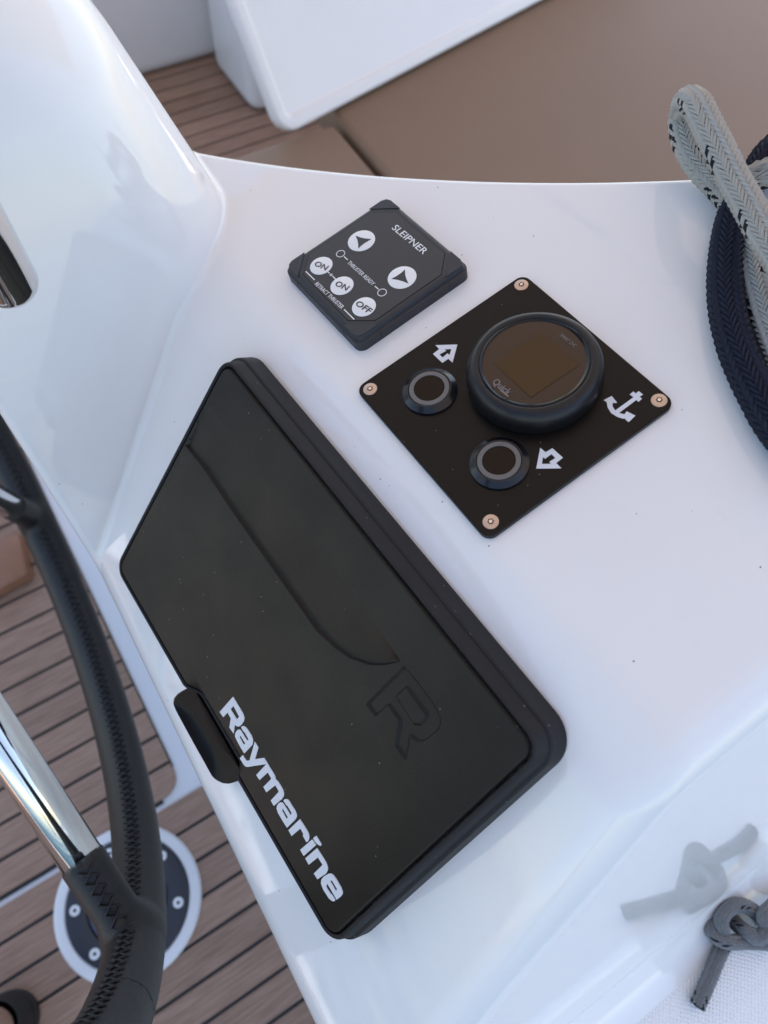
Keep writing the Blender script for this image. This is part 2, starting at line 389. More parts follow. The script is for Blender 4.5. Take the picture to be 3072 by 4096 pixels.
# ------------------------------------------------------------------ helm console shell (distance field -> mesh)
def inter(a, b, r):
    u = np.maximum(r + a, 0); v = np.maximum(r + b, 0)
    return np.minimum(-r, np.maximum(a, b)) + np.sqrt(u * u + v * v)
def union(a, b, r):
    u = np.maximum(r - a, 0); v = np.maximum(r - b, 0)
    return np.maximum(r, np.minimum(a, b)) - np.sqrt(u * u + v * v)
Apt, Bpt, Cpt = (np.array(p) for p in ((.138, .429), (.228, .3015), (.364, .167)))
def circum(a, b, c):
    m = np.array([b - a, c - a]); r = .5 * np.array([(b @ b - a @ a), (c @ c - a @ a)]); return np.linalg.solve(m, r)
CC = circum(Apt, Bpt, Cpt); CR = np.linalg.norm(Apt - CC)
n3 = nrm([.04, -.94, .35]); o3 = np.array([-.039, .2545, .769])
nx = nrm([.94, .0, .34]); ox = np.array([.1345, .40, .92])
n4 = nrm([0, -1, .40])
ZD = .640
def sdf(P):
    x, y, z = P[..., 0], P[..., 1], P[..., 2]
    f1 = (P - CAM) @ nP - D1; f2 = (P - CAM) @ nR - D2
    d = inter(f1, f2, .016)
    d = inter(d, (P - np.array([.15, -.0385, .984])) @ n4, .017)
    far = CR - np.sqrt((x - CC[0]) ** 2 + (y - CC[1]) ** 2)
    d = inter(d, far, .007)
    slab = np.maximum(np.maximum(z - ZD, y - .0), -.52 - y)
    d = union(d, slab, .03)
    ped = inter((P - o3) @ n3, (P - ox) @ nx, .055)
    ped = inter(ped, z - 1.10, .09)
    ped = np.maximum(ped, y - .72)
    d = union(d, ped, .0045)
    d = inter(d, -.043 - x, .007)
    d = np.maximum(d, x - .66)
    return np.maximum(d, -.0058 - z + 0 * x)
def surface_net(xs, ys, zs):
    X, Y, Z = np.meshgrid(xs, ys, zs, indexing='ij'); S = sdf(np.stack([X, Y, Z], -1)); ins = S < 0
    a, b, c = S.shape
    idx = np.zeros((a - 1, b - 1, c - 1), int)
    cnt = sum(ins[i:a - 1 + i, j:b - 1 + j, k:c - 1 + k].astype(int) for i in (0, 1) for j in (0, 1) for k in (0, 1))
    act = (cnt > 0) & (cnt < 8); ids = np.argwhere(act); idx[act] = np.arange(len(ids))
    acc = np.zeros((len(ids), 3)); num = np.zeros(len(ids)); G = (xs, ys, zs)
    for ax in range(3):
        o1, o2 = [k for k in range(3) if k != ax]
        for i in (0, 1):
            for j in (0, 1):
                p0 = ids.copy(); p0[:, o1] += i; p0[:, o2] += j; p1 = p0.copy(); p1[:, ax] += 1
                s0 = S[tuple(p0.T)]; s1 = S[tuple(p1.T)]; cr_ = (s0 < 0) != (s1 < 0)
                t = np.where(cr_, s0 / np.where(s0 == s1, 1, s0 - s1), 0)
                q = np.stack([G[k][p0[:, k]] for k in range(3)], 1); q[:, ax] += t * (G[ax][p1[:, ax]] - G[ax][p0[:, ax]])
                acc += q * cr_[:, None]; num += cr_
    V = acc / num[:, None]
    cell = np.stack([np.diff(xs)[ids[:, 0]], np.diff(ys)[ids[:, 1]], np.diff(zs)[ids[:, 2]]], 1)
    def grad(p, e=1e-4):
        g = np.stack([(sdf(p + np.eye(3)[k] * e) - sdf(p - np.eye(3)[k] * e)) for k in range(3)], 1) / (2 * e)
        return g
    for _ in range(6):
        g = grad(V); V = V - np.clip((sdf(V) / np.maximum((g * g).sum(1), .2))[:, None] * g, -cell, cell)
    faces = []
    for ax in range(3):
        sl0 = [slice(None)] * 3; sl1 = [slice(None)] * 3; sl0[ax] = slice(0, -1); sl1[ax] = slice(1, None)
        A = ins[tuple(sl0)]; B = ins[tuple(sl1)]; e = np.argwhere(A != B); sgn = A[tuple(e.T)]
        o1, o2 = [(1, 2), (2, 0), (0, 1)][ax]
        ok = (e[:, o1] > 0) & (e[:, o2] > 0) & (e[:, o1] < S.shape[o1] - 1) & (e[:, o2] < S.shape[o2] - 1); e = e[ok]; sgn = sgn[ok]
        d1 = np.eye(3, dtype=int)[o1]; d2 = np.eye(3, dtype=int)[o2]
        q = np.stack([idx[tuple((e - d1 - d2).T)], idx[tuple((e - d2).T)], idx[tuple(e.T)], idx[tuple((e - d1).T)]], 1)
        q[~sgn] = q[~sgn][:, ::-1]; faces.append(q)
    g = grad(V); nn = g / np.linalg.norm(g, axis=1)[:, None]
    return V, np.concatenate(faces), nn
xs = np.r_[np.arange(-.0617, .40, .0042), np.arange(.402, .70, .009)]
ys = np.r_[np.arange(-.5413, -.20, .012), np.arange(-.196, .46, .0042), np.arange(.468, .76, .009)]
zs = np.r_[np.arange(-.03, .58, .04), np.arange(.585, 1.13, .0045)]
Vp, Fp, Np = surface_net(xs, ys, zs)
def refine(V, F, N):
    dv = np.min([(N[F[:, 0]] * N[F[:, k]]).sum(1) for k in (1, 2, 3)], axis=0)
    c_ = V[F].mean(1); hot = (dv < math.cos(math.radians(3))) & (c_[:, 2] > .62) & (c_[:, 0] < .45) & (c_[:, 1] > -.2) & (c_[:, 1] < .5)
    H = F[hot]; n0 = len(V)
    E_ = np.sort(np.stack([H, np.roll(H, -1, 1)], -1).reshape(-1, 2), 1); ue, inv = np.unique(E_, axis=0, return_inverse=True); inv = inv.reshape(-1, 4)
    mid = V[ue].mean(1); ctr = V[H].mean(1); new = np.concatenate([mid, ctr])
    for _ in range(4):
        g = np.stack([(sdf(new + np.eye(3)[k] * 1e-4) - sdf(new - np.eye(3)[k] * 1e-4)) for k in range(3)], 1) / 2e-4
        new = new - np.clip((sdf(new) / np.maximum((g * g).sum(1), .2))[:, None] * g, -.003, .003)
    g = np.stack([(sdf(new + np.eye(3)[k] * 1e-4) - sdf(new - np.eye(3)[k] * 1e-4)) for k in range(3)], 1); g /= np.linalg.norm(g, axis=1)[:, None]
    m_ = n0 + inv; cc = n0 + len(ue) + np.arange(len(H))
    sub = np.concatenate([np.stack([H[:, k], m_[:, k], cc, m_[:, k - 1]], 1) for k in range(4)])
    return np.concatenate([V, new]), np.concatenate([F[~hot], sub]), np.concatenate([N, g])
for _ in range(2): Vp, Fp, Np = refine(Vp, Fp, Np)
print('console', len(Vp), len(Fp))
me = bpy.data.meshes.new('helm_console'); me.from_pydata(Vp.tolist(), [], Fp.tolist()); me.materials.append(GEL)
me.polygons.foreach_set('use_smooth', [True] * len(me.polygons)); me.update()
me.normals_split_custom_set_from_vertices(Np.tolist())
console = bpy.data.objects.new('helm_console', me); C.objects.link(console)
tag(console, 'glossy white moulded helm console with sloped instrument faces and pedestal', 'console')

# non-skid panel of the side deck
side = tag(mesh('side_deck', *box(-.03, .64, -.515, -.185, ZD - .01, ZD + .0012), GEL), kind='structure')
bv = []; s = .0018; ny = int(.325 / s); nxn = int(.65 / s)
VV = []; FF = []
for j in range(ny):
    for k in range(nxn):
        cx = -.02 + k * s; cy = -.512 + j * s
        if (j + k) % 2: continue
        if cy > -.192 - .006: continue
        o = len(VV); h = s * .92
        VV += [(cx - h, cy, ZD + .0011), (cx, cy - h, ZD + .0011), (cx + h, cy, ZD + .0011), (cx, cy + h, ZD + .0011), (cx, cy, ZD + .0019)]
        FF += [(o, o + 1, o + 4), (o + 1, o + 2, o + 4), (o + 2, o + 3, o + 4), (o + 3, o, o + 4)]
tag(mesh('nonskid_pattern', VV, FF, GEL, side), kind='stuff')

# ------------------------------------------------------------------ chartplotter cover
cov = empty('chartplotter_cover', FR.p(0, 0, -COVER_T)); tag(cov, 'large black plastic chartplotter cover with white lettering on the sloped face', 'cover')
HW = np.linalg.norm(rc[1] - rc[0]) / 2; HH = np.linalg.norm(rc[3] - rc[0]) / 2
c5 = crop(450, 1380, .7535); ce = crop(600, 2600, .4219)
tabuv = [FR.uv(*p, h=-.004) for p in ce([(340, 365), (860, 1245)])]; TU0, TU1 = tabuv[0][0], tabuv[1][0]
def sstep(t): t = np.clip(t, 0, 1); return t * t * (3 - 2 * t)
def arc(t): t = np.clip(t, 0, 1); return np.sqrt(1 - (1 - t) ** 2)
def tabw(u): return sstep((u - TU0) / .010) * sstep((TU1 - u) / .010)
def tabout(u): return arc((u - TU0) / .013) * arc((TU1 - u) / .013)
def dip(u, v):                                             # finger scoop at the lower edge
    return .0078 * tabw(u) * (1 - sstep((v + HH + .002) / .0135))
sw = [FR.uv(*p) for p in c5([(385, 535), (480, 650), (600, 830), (735, 1025), (880, 1230), (1000, 1400), (1080, 1515), (1170, 1600), (1260, 1665), (1360, 1700), (1440, 1702), (1525, 1685)])]
cr = [FR.uv(*p) for p in c5([(1530, 1680), (1450, 1560), (1300, 1340), (1100, 1090), (900, 830), (760, 640), (600, 430), (500, 300)])]
c6 = crop(1440, 2620, .2411)
Rout = [FR.uv(*p) for p in c6([(730, 175), (860, 330), (1000, 500), (1200, 770), (1290, 930), (1335, 1070), (1340, 1160), (1310, 1240), (1240, 1310), (1130, 1400), (1050, 1450), (980, 1455), (900, 1420), (828, 1355), (765, 1780), (580, 1510), (640, 1095), (462, 840), (255, 1035), (98, 808)])]
Rin = [FR.uv(*p) for p in c6([(760, 550), (1075, 985), (1082, 1030), (985, 1135), (880, 1130), (610, 695)])]
def seg_dist(U, V, poly, closed=True):
    d = np.full(U.shape, 9.0); n = len(poly)
    for i in range(n if closed else n - 1):
        a = poly[i]; b = poly[(i + 1) % n]; ex, ey = b[0] - a[0], b[1] - a[1]; t = np.clip(((U - a[0]) * ex + (V - a[1]) * ey) / (ex * ex + ey * ey), 0, 1)
        d = np.minimum(d, np.hypot(U - a[0] - t * ex, V - a[1] - t * ey))
    return d
def inside(U, V, poly):
    c = np.zeros(U.shape, bool); n = len(poly)
    for i in range(n):
        a = poly[i]; b = poly[(i + 1) % n]
        if a[1] == b[1]: continue
        c ^= ((a[1] > V) != (b[1] > V)) & (U < (b[0] - a[0]) * (V - a[1]) / (b[1] - a[1]) + a[0])
    return c
step = .00043
gu = np.linspace(-HW, HW, int(2 * HW / step)); gv = np.linspace(-HH, HH, int(2 * HH / step)); U, V = np.meshgrid(gu, gv, indexing='ij')
Hh = -dip(U, V)
scp = sw + cr; sin_ = inside(U, V, scp); ds = seg_dist(U, V, sw, False); dcr = seg_dist(U, V, cr, False)
Hh = Hh - np.where(sin_, 0.0021 * sstep(ds / .0011) * np.clip(dcr / (dcr + ds + 1e-9), 0, 1), 0)
dR_ = np.minimum(seg_dist(U, V, Rout), seg_dist(U, V, Rin)); inR = inside(U, V, Rout) & ~inside(U, V, Rin)
Hh = Hh - np.where(inR, .0012 * sstep(dR_ / .0011), 0)
rr = .0075; qx = np.maximum(np.abs(U) - (HW - rr), 0); qy = np.maximum(np.abs(V) - (HH - rr), 0); dd = np.hypot(qx, qy) - rr
edge = np.minimum(np.where((qx > 0) & (qy > 0), -dd, 9), np.minimum(HW - np.abs(U), HH - np.abs(V)))
Hh = Hh - .0016 * (1 - sstep(edge / .0012))
# points of the corners slide onto the rounded outline
k = np.where((qx > 0) & (qy > 0) & (dd > 0), rr / np.maximum(np.hypot(qx, qy), 1e-9), 1.0)
U2 = np.where(k < 1, np.sign(U) * ((HW - rr) + qx * k), U); V2 = np.where(k < 1, np.sign(V) * ((HH - rr) + qy * k), V)
Pt = FR.o + U2[..., None] * FR.u + V2[..., None] * FR.v + Hh[..., None] * FR.n
nu, nv = U.shape; ii = np.arange(nu * nv).reshape(nu, nv)
Fq = np.stack([ii[:-1, :-1], ii[1:, :-1], ii[1:, 1:], ii[:-1, 1:]], -1).reshape(-1, 4)
lid = mesh('lid', Pt.reshape(-1, 3), Fq.tolist(), LID, cov, True)
# frame round the lid, with the finger tab growing out of its lower side
prof = [(.0002, -.0032), (.0007, -.0006), (.0015, .0), (.0022, -.0001), (.0030, -.0010), (.0044, -.0062), (.0048, -.0068), (.0055, -.0070), (.0062, -.0078), (.0076, -.0160), (.0076, -.0172)]
base = rrect(HW, HH, rr, 10, 130)
rings = []
for e, h in prof:
    R_ = []
    for (a, b, na, nb) in base:
        w = 1.0 if nb < -.9 else 0.0
        hh = h - dip(a, b) * w if h > -.012 else h
        R_.append(FR.p(a + na * e, b + nb * e, hh))
    rings.append(R_)
mesh('frame', *loft(rings, False, True), LIDFRAME, cov, True, 28)
# finger tab growing out of the lower side, shade painted into its colour
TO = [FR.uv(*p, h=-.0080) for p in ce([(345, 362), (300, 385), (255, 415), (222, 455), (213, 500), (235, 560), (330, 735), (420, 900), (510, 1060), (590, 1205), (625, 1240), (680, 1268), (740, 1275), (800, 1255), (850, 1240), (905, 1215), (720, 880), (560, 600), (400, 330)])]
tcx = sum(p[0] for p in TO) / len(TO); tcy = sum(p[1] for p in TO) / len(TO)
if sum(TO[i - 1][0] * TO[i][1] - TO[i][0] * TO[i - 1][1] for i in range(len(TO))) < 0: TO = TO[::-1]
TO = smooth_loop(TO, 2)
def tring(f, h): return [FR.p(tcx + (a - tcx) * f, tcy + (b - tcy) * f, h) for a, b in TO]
mesh('finger_tab', *loft([tring(.97, -.0160), tring(1.0, -.0100), tring(.995, -.0085), tring(.97, -.0079), tring(.93, -.0082), tring(.80, -.0100), tring(.55, -.0118), tring(.2, -.0124)]), mat('shade_black_grip', (.0022, .0022, .0026), .4, spec=.16), cov, True, 50)
cl = crop(860, 2760, .18083); c2 = crop(1050, 3080, .25326)
glyphs = [
    ('letter_r', [cl([(398, 150), (540, 385), (618, 520), (640, 580), (648, 630), (635, 690), (590, 760), (545, 802), (510, 808), (470, 795), (437, 765), (412, 962), (318, 830), (350, 630), (278, 499), (184, 602), (102, 486)]), cl([(408, 350), (535, 590), (485, 648), (345, 425)])]),
    ('letter_a', [cl([(600, 798), (640, 797), (690, 830), (735, 895), (810, 1015), (838, 1100), (838, 1170), (820, 1220), (648, 1402), (590, 1310), (500, 1150), (448, 1040), (443, 980), (465, 925), (500, 882), (535, 873), (570, 893), (715, 1120), (742, 1090), (655, 935), (640, 930), (575, 825)]), cl([(565, 1010), (668, 1180), (640, 1215), (548, 1050), (550, 1020)])]),
    ('letter_y', [cl([(880, 1142), (957, 1272), (885, 1530), (1090, 1500), (1128, 1640), (720, 1702), (680, 1692), (640, 1660), (548, 1510), (612, 1440), (690, 1555), (705, 1568), (765, 1555)])]),
    ('letter_m', [cl([(1097, 1512), (1200, 1690), (1310, 1870), (1336, 1930), (1340, 1975)]) + c2([(240, 175), (290, 250), (328, 325), (338, 380), (330, 420), (305, 460), (178, 566), (130, 482), (250, 352), (255, 330), (203, 240), (62, 352), (14, 266), (136, 143), (133, 125), (85, 38)]) + cl([(985, 1992), (912, 1880), (1133, 1640)])]),
    ('letter_a', [c2([(345, 465), (375, 458), (405, 468), (435, 510), (520, 650), (540, 705), (538, 745), (515, 785), (387, 912), (340, 840), (245, 680), (222, 610), (228, 570), (250, 530), (285, 510), (310, 512), (330, 530), (445, 712), (463, 685), (400, 575), (385, 565), (330, 485)]), c2([(325, 615), (403, 750), (378, 770), (310, 640), (312, 620)])]),
    ('letter_r', [c2([(592, 775), (690, 930), (728, 1000), (738, 1050), (733, 1095), (715, 1130), (693, 1138), (638, 1040), (645, 1010), (598, 925), (460, 1043), (410, 950)])]),
    ('letter_i', [c2([(785, 1095), (845, 1185), (650, 1358), (595, 1260)]), c2([(850, 1038), (932, 1175), (920, 1200), (880, 1180), (840, 1145), (815, 1110), (800, 1075)])]),
    ('letter_n', [c2([(862, 1232), (960, 1385), (1013, 1480), (1032, 1540), (1028, 1590), (1000, 1640), (868, 1726), (810, 1635), (938, 1510), (945, 1490), (875, 1380), (730, 1496), (675, 1395)])]),
    ('letter_e', [c2([(1040, 1640), (1075, 1635), (1115, 1655), (1160, 1715), (1245, 1860), (1265, 1920), (1262, 1965), (1235, 2000), (1172, 2050), (1025, 1797), (1006, 1818), (1015, 1860), (1080, 1960), (1098, 1968), (1150, 2055), (1130, 2075), (1095, 2068), (1050, 2030), (960, 1890), (922, 1790), (930, 1730), (965, 1685)]), c2([(1095, 1742), (1180, 1885), (1158, 1905), (1070, 1755)])]),
]
for nm, loops in glyphs:
    shape(nm, FR, [[FR.uv(*p, h=.0003) for p in L] for L in loops], -.00015, .0005, WHITE_PRINT, cov)

# ------------------------------------------------------------------ windlass panel
wp = empty('windlass_panel', FP.p(0, 0, -PLATE_T)); tag(wp, 'square black windlass panel with round gauge and two push buttons', 'panel')
PW = np.linalg.norm(pc[1] - pc[0]) / 2; PH = np.linalg.norm(pc[3] - pc[0]) / 2
o = rrect(PW, PH, .0052, 8)
V, F = loft([[FP.p(a - n1 * e, b - n2 * e, h) for a, b, n1, n2 in o] for e, h in ((0, -.0029), (0, -.0005), (.0004, 0))])
mesh('plate', V, F, PLATE, wp, True, 25)
def screw(fr, a, b, h, r, parent, rot):
    s = lathe('screw', fr, a, b, [(r, h), (r * .97, h + .0003), (r * .5, h + .0006), (.0012, h + .0006)], SCREW, parent, n=32, cap1=True)
    star = [(a + r * (.44 if k % 2 else .33) * math.cos(rot + k * math.pi / 6), b + r * (.44 if k % 2 else .33) * math.sin(rot + k * math.pi / 6)) for k in range(12)]
    shape('socket', fr, [smooth_loop(star, 1)], h + .00058, .00012, DARK, s)
    shape('socket_floor', fr, [[(a + (x - a) * .6, b + (y_ - b) * .6) for x, y_ in star]], h + .0007, .00008, STEEL, s)
for k, q in enumerate([(2085.5, 1140.5), (2636.2, 1602), (1963, 2087.5), (1480.8, 1556.7)]):
    a, b = FP.uv(*q); screw(FP, a, b, -.00005, .0037, wp, .3 * k)
# gauge
GH = .0135
gl = crop(1860, 1220, .3496)
pe = [FP.uv(*p, h=GH) for p in gl([(145, 640), (1445, 640), (800, 140), (800, 1165), (330, 290), (1260, 1010), (1330, 330), (260, 930)])]
gc = (sum(p[0] for p in pe) / 8, sum(p[1] for p in pe) / 8); gr = sum(math.hypot(p[0] - gc[0], p[1] - gc[1]) for p in pe) / 8
gauge = lathe('gauge', FP, gc[0], gc[1], [(gr + .0058, .0), (gr + .0062, .001), (gr + .0064, .0055), (gr + .006, .0085), (gr + .0048, .0112), (gr + .0028, .0131), (gr + .0008, .0136), (gr - .0002, .0132), (gr - .0006, .0122)], BEZEL, wp, n=96, cap0=False, cap1=False, angle=50)
lathe('lens_rim', FP, gc[0], gc[1], [(gr - .0005, .0118), (gr - .0005, .0131), (gr - .0012, .0134), (gr - .0022, .0128)], mat('lens_edge', (.012, .010, .010), .12, spec=.3), gauge, n=96, cap0=False, cap1=False)
lathe('lens', FP, gc[0], gc[1], [(gr - .0021, .0120), (gr - .0021, .0127), (gr - .006, .0129), (.0005, .0130)], GLASSY, gauge, n=96)
scr = [FP.uv(*p, h=.013) for p in gl([(870, 310), (1310, 690), (920, 990), (330, 665)])]
u0 = [scr[0], scr[1], (scr[1][0] + scr[3][0] - scr[0][0], scr[1][1] + scr[3][1] - scr[0][1]), scr[3]]
shape('screen', FP, [u0], .01305, .00012, LCD, gauge)
def place_text(nm, body, fr, p0, p1, h, size, m, parent, bold=0.0):
    """Text centred between two photo points on the plane, reading from p0 to p1."""
    a0, b0 = fr.uv(*p0, h=h); a1, b1 = fr.uv(*p1, h=h)
    return text(nm, body, fr, (a0 + a1) / 2, (b0 + b1) / 2, h, size, m, parent, math.atan2(b1 - b0, a1 - a0), bold, fit=math.hypot(a1 - a0, b1 - b0))
place_text('lettering', 'SMART CHC', FP, *gl([(1095, 340), (1265, 475)]), .01305, .0018, FAINT, gauge)
place_text('lettering', 'Quick', FP, *gl([(330, 870), (510, 1015)]), .01305, .0042, FAINT, gauge, .01)
ul = [FP.uv(*p, h=.0131) for p in gl([(395, 975), (493, 1055), (503, 1040), (402, 962)])]
shape('logo_stroke', FP, [ul], .01305, .0001, FAINT, gauge)
# push buttons
cA = crop(1380, 1060, .4822); cB = crop(1880, 1500, .5425)
for q in (cA([(697, 1018)])[0], cB([(213, 627)])[0]):
    a, b = FP.uv(*q, h=.0035); r = .0137
    btn = lathe('push_button', FP, a, b, [(r, -.0002), (r, .0012), (r * .80, .0031), (r * .76, .0031), (r * .745, .0024)], ANOD, wp, n=64, cap0=False, cap1=False, angle=25)
    lathe('light_ring', FP, a, b, [(r * .735, .0022), (r * .735, .0031), (r * .725, .0034), (r * .56, .0034), (r * .555, .0027)], RINGLIGHT, btn, n=64, cap0=False, cap1=False)
    lathe('cap', FP, a, b, [(r * .55, .0022), (r * .55, .0031), (r * .53, .0033), (.0005, .0032)], BUTTONCAP, btn, n=64)
for nm, c_, loops in (('arrow_mark', cA, [[(750, 665), (932, 660), (892, 810), (857, 778), (808, 812), (730, 738), (782, 697)], [(826, 700), (883, 697), (867, 747), (850, 733), (810, 767), (783, 742), (840, 712)]]),
                      ('arrow_mark', cB, [[(518, 537), (558, 570), (607, 540), (685, 610), (635, 650), (675, 688), (488, 690)], [(537, 606), (555, 617), (600, 583), (630, 612), (585, 640), (597, 655), (531, 656)]]),
                      ('anchor_mark', cB, [[(985, 185), (1045, 155), (1085, 205), (1050, 207), (1052, 232), (1070, 262), (1206, 164), (1178, 143), (1205, 122), (1222, 137), (1243, 119), (1276, 144), (1250, 160), (1268, 175), (1243, 198), (1226, 184), (1098, 280), (1138, 290), (1155, 268), (1220, 300), (1170, 347), (1145, 328), (1150, 321), (1125, 321), (1085, 308), (1040, 280), (1015, 240), (1008, 200)]])):
    shape(nm, FP, [[FP.uv(*p, h=.0001) for p in c_(L)] for L in loops], .00002, .00015, WHITE_PRINT, wp)

# ------------------------------------------------------------------ thruster control
TS = .0095
c3 = crop(1100, 750, .5124)
FT0 = Frame(FP.o - FP.n * PLATE_T, FP.u, nP)                     # its foot plane is the console face
def tl(p, q): return np.cross([*p, 1.0], [*q, 1.0])
mm = [FT0.uv(*p, h=TS) for p in c3([(770, 195), (940, 190), (1340, 530), (1325, 655), (765, 1055), (590, 1058), (205, 660), (230, 540)])]
def isect(l, m):
    p = np.cross(l, m); return p[:2] / p[2]
tq = [isect(tl(mm[7], mm[0]), tl(mm[1], mm[2])), isect(tl(mm[1], mm[2]), tl(mm[3], mm[4])), isect(tl(mm[3], mm[4]), tl(mm[5], mm[6])), isect(tl(mm[5], mm[6]), tl(mm[7], mm[0]))]
tctr = sum(tq) / 4; tdir = (tq[1] - tq[0]) + (tq[2] - tq[3])
FT = Frame(FT0.p(*tctr), FT0.u * tdir[0] + FT0.v * tdir[1], nP)
mhw = (np.linalg.norm(tq[1] - tq[0]) + np.linalg.norm(tq[2] - tq[3])) / 4; mhh = (np.linalg.norm(tq[3] - tq[0]) + np.linalg.norm(tq[2] - tq[1])) / 4
tc_ = empty('thruster_control', FT.p(0, 0, 0)); tag(tc_, 'small black square thruster control with five white round buttons', 'control panel')
rim = .0039
o = rrect(mhw + rim + .0012, mhh + rim + .0012, .0052, 8)
V, F = loft([[FT.p(a - n1 * e, b - n2 * e, h) for a, b, n1, n2 in o] for e, h in ((0, 0), (0, .0058), (.0010, .0062), (.0016, .0085), (.0026, .0094), (.0040, .0095))])
mesh('case', V, F, SBODY, tc_, True, 40)
ch = .0105                                                     # membrane: square with cut corners
octo = [(-mhw + ch, mhh), (mhw - ch, mhh), (mhw, mhh - ch), (mhw, -mhh + ch), (mhw - ch, -mhh), (-mhw + ch, -mhh), (-mhw, -mhh + ch), (-mhw, mhh - ch)][::-1]
shape('membrane_gap', FT, [[(a * 1.012, b * 1.012) for a, b in octo]], .00945, .0001, DARK, tc_)
shape('membrane', FT, [octo], .0095, .00025, SMEMB, tc_)
for sx in (-1, 1):                                             # corner caps over the fixing screws
    for sy in (-1, 1):
        e = mhw + rim - .0006; g = mhh + rim - .0006; k_ = ch + .0022
        L = [(sx * e, sy * (g - k_)), (sx * e, sy * (g - .004)), (sx * (e - .0012), sy * (g - .0012)), (sx * (e - .004), sy * g), (sx * (e - k_), sy * g)]
        if sx * sy < 0: L = L[::-1]
        shape('corner_cap', FT, [L], .0093, .00055, SBODY, tc_)
        # joint lines of the cap down the flank
        for a, b, fu in ((sx * (mhw + rim + .0010), sy * (mhh + rim - k_ - .0006), 0), (sx * (mhw + rim - k_ - .0006), sy * (mhh + rim + .0010), 1)):
            pts = [FT.p(a + (0 if not fu else t), b + (0 if fu else t), h) for h in (.0004, .0060) for t in (-.00018, .00018)]
            off = FT.n * 0 + (FT.u * sx if not fu else FT.v * sy) * .00028
            mesh('joint', [p + off for p in pts] + [p - off * 2 for p in pts], [(0, 1, 3, 2), (4, 6, 7, 5), (0, 2, 6, 4), (1, 5, 7, 3), (0, 4, 5, 1), (2, 3, 7, 6)], DARK, tc_)
MH = .00975
def btn_at(q, r):
    a, b = FT.uv(*q, h=MH)
    return a, b, lathe('button', FT, a, b, [(r, MH - .0001), (r, MH + .0001), (r * .95, MH + .00028), (.0003, MH + .0003)], SBTN, tc_, n=40)
bq = c3([(675, 416), (992, 703), (361, 611), (523, 767), (694, 932)])
BR = .0078
for k, q in enumerate(bq):
    a, b, bo = btn_at(q, BR if k < 2 else BR * .83)
    h = MH + .0003
    if k < 2:
        pts = [[(752, 403), (650, 478), (628, 378), (700, 397)], [(908, 714), (1015, 640), (1042, 748), (975, 722)]][k]
        L = [FT.uv(*p, h=h) for p in c3(pts)]
        pts2 = [[(752, 403), (702, 433), (671, 456), (650, 478), (650, 443), (643, 408), (628, 376), (668, 391), (708, 399)], [(908, 714), (946, 694), (984, 668), (1015, 640), (1016, 680), (1026, 715), (1042, 750), (1000, 733), (955, 720)]][k]
        shape('triangle_mark', FT, [[FT.uv(*p, h=h) for p in c3(pts2)]], h, .0001, SINK, bo)
    else:
        w = [((316, 590), (408, 632)), ((478, 745), (570, 790)), ((640, 898), (748, 970))][k - 2]
        place_text('lettering', ['ON', 'ON', 'OFF'][k - 2], FT, *c3(w), h, .0036, SINK, bo, .012)
place_text('lettering', 'SLEIPNER', FT, *c3([(930, 305), (1178, 508)]), MH, .0041, SBTN, tc_)
place_text('lettering', 'THRUSTER READY', FT, *c3([(575, 582), (772, 757)]), MH, .0024, FAINT if 0 else SBTN, tc_, -.006)
place_text('lettering', 'RETRACT THRUSTER', FT, *c3([(322, 748), (530, 940)]), MH, .0024, SBTN, tc_, -.006)
for p0, p1 in (((240, 655), (310, 722)), ((540, 952), (618, 1030)), ((540, 540), (568, 566)), ((780, 770), (808, 795)), ((408, 655), (425, 670)), ((450, 692), (475, 718))):
    a0 = np.array(FT.uv(*c3([p0])[0], h=MH)); a1 = np.array(FT.uv(*c3([p1])[0], h=MH)); d = nrm(a1 - a0); nn = np.array([-d[1], d[0]]) * .00028
    shape('printed_line', FT, [[tuple(a0 + nn), tuple(a0 - nn), tuple(a1 - nn), tuple(a1 + nn)]], MH, .0001, SBTN, tc_)
for q, r in (((512, 517), .0026), ((836, 820), .0026), ((438, 682), .0008)):
    a, b = FT.uv(*c3([q])[0], h=MH)
    shape('indicator_ring', FT, [[(a + rr_ * math.cos(t), b + rr_ * math.sin(t)) for t in np.linspace(0, 2 * math.pi, 28, endpoint=False)] for rr_ in (r, r - .0004)], MH, .0001, SBTN, tc_)

# ------------------------------------------------------------------ steering wheel
wc = np.array([-.1334, .4314, .8558]); az, el, WR = 6.25195, .0405, .44916; TR = .0203
wN = np.array([math.cos(el) * math.cos(az), math.cos(el) * math.sin(az), math.sin(el)]); wu = nrm(np.cross([0, 0, 1], wN)); wv = np.cross(wN, wu)
whl = empty('steering_wheel', wc); tag(whl, 'large black leather wrapped steering wheel with polished steel spokes', 'steering wheel')
def rim_pt(t): return wc + WR * (math.cos(t) * wu + math.sin(t) * wv)
def rim_dir(t): return math.cos(t) * wu + math.sin(t) * wv
NS = 220
path = np.array([rim_pt(2 * math.pi * k / NS) for k in range(NS)])
rings = []
for k in range(NS):
    t = 2 * math.pi * k / NS; rd = rim_dir(t)
    rings.append([path[k] + TR * (math.cos(a) * rd + math.sin(a) * wN) for a in np.linspace(0, 2 * math.pi, 24, endpoint=False)])
Vr, Fr = loft(rings + [rings[0]], False, False); mesh('rim', Vr, Fr, LEATHER, whl, True)
def t_of(q, z_guess=None):
    """Angle on the rim of the photo point: the nearest projected rim point."""
    best = None
    for t in np.linspace(0, 2 * math.pi, 1440, endpoint=False):
        e = (rim_pt(t) - CAM) @ W
        if e[2] < .1: continue
        d = math.hypot(CX + e[0] / e[2] * FPX - q[0], CY + e[1] / e[2] * FPX - q[1])
        if best is None or d < best[0]: best = (d, t)
    return best[1]
t1 = t_of((520, 3760)); t2 = t_of((110, 2090))
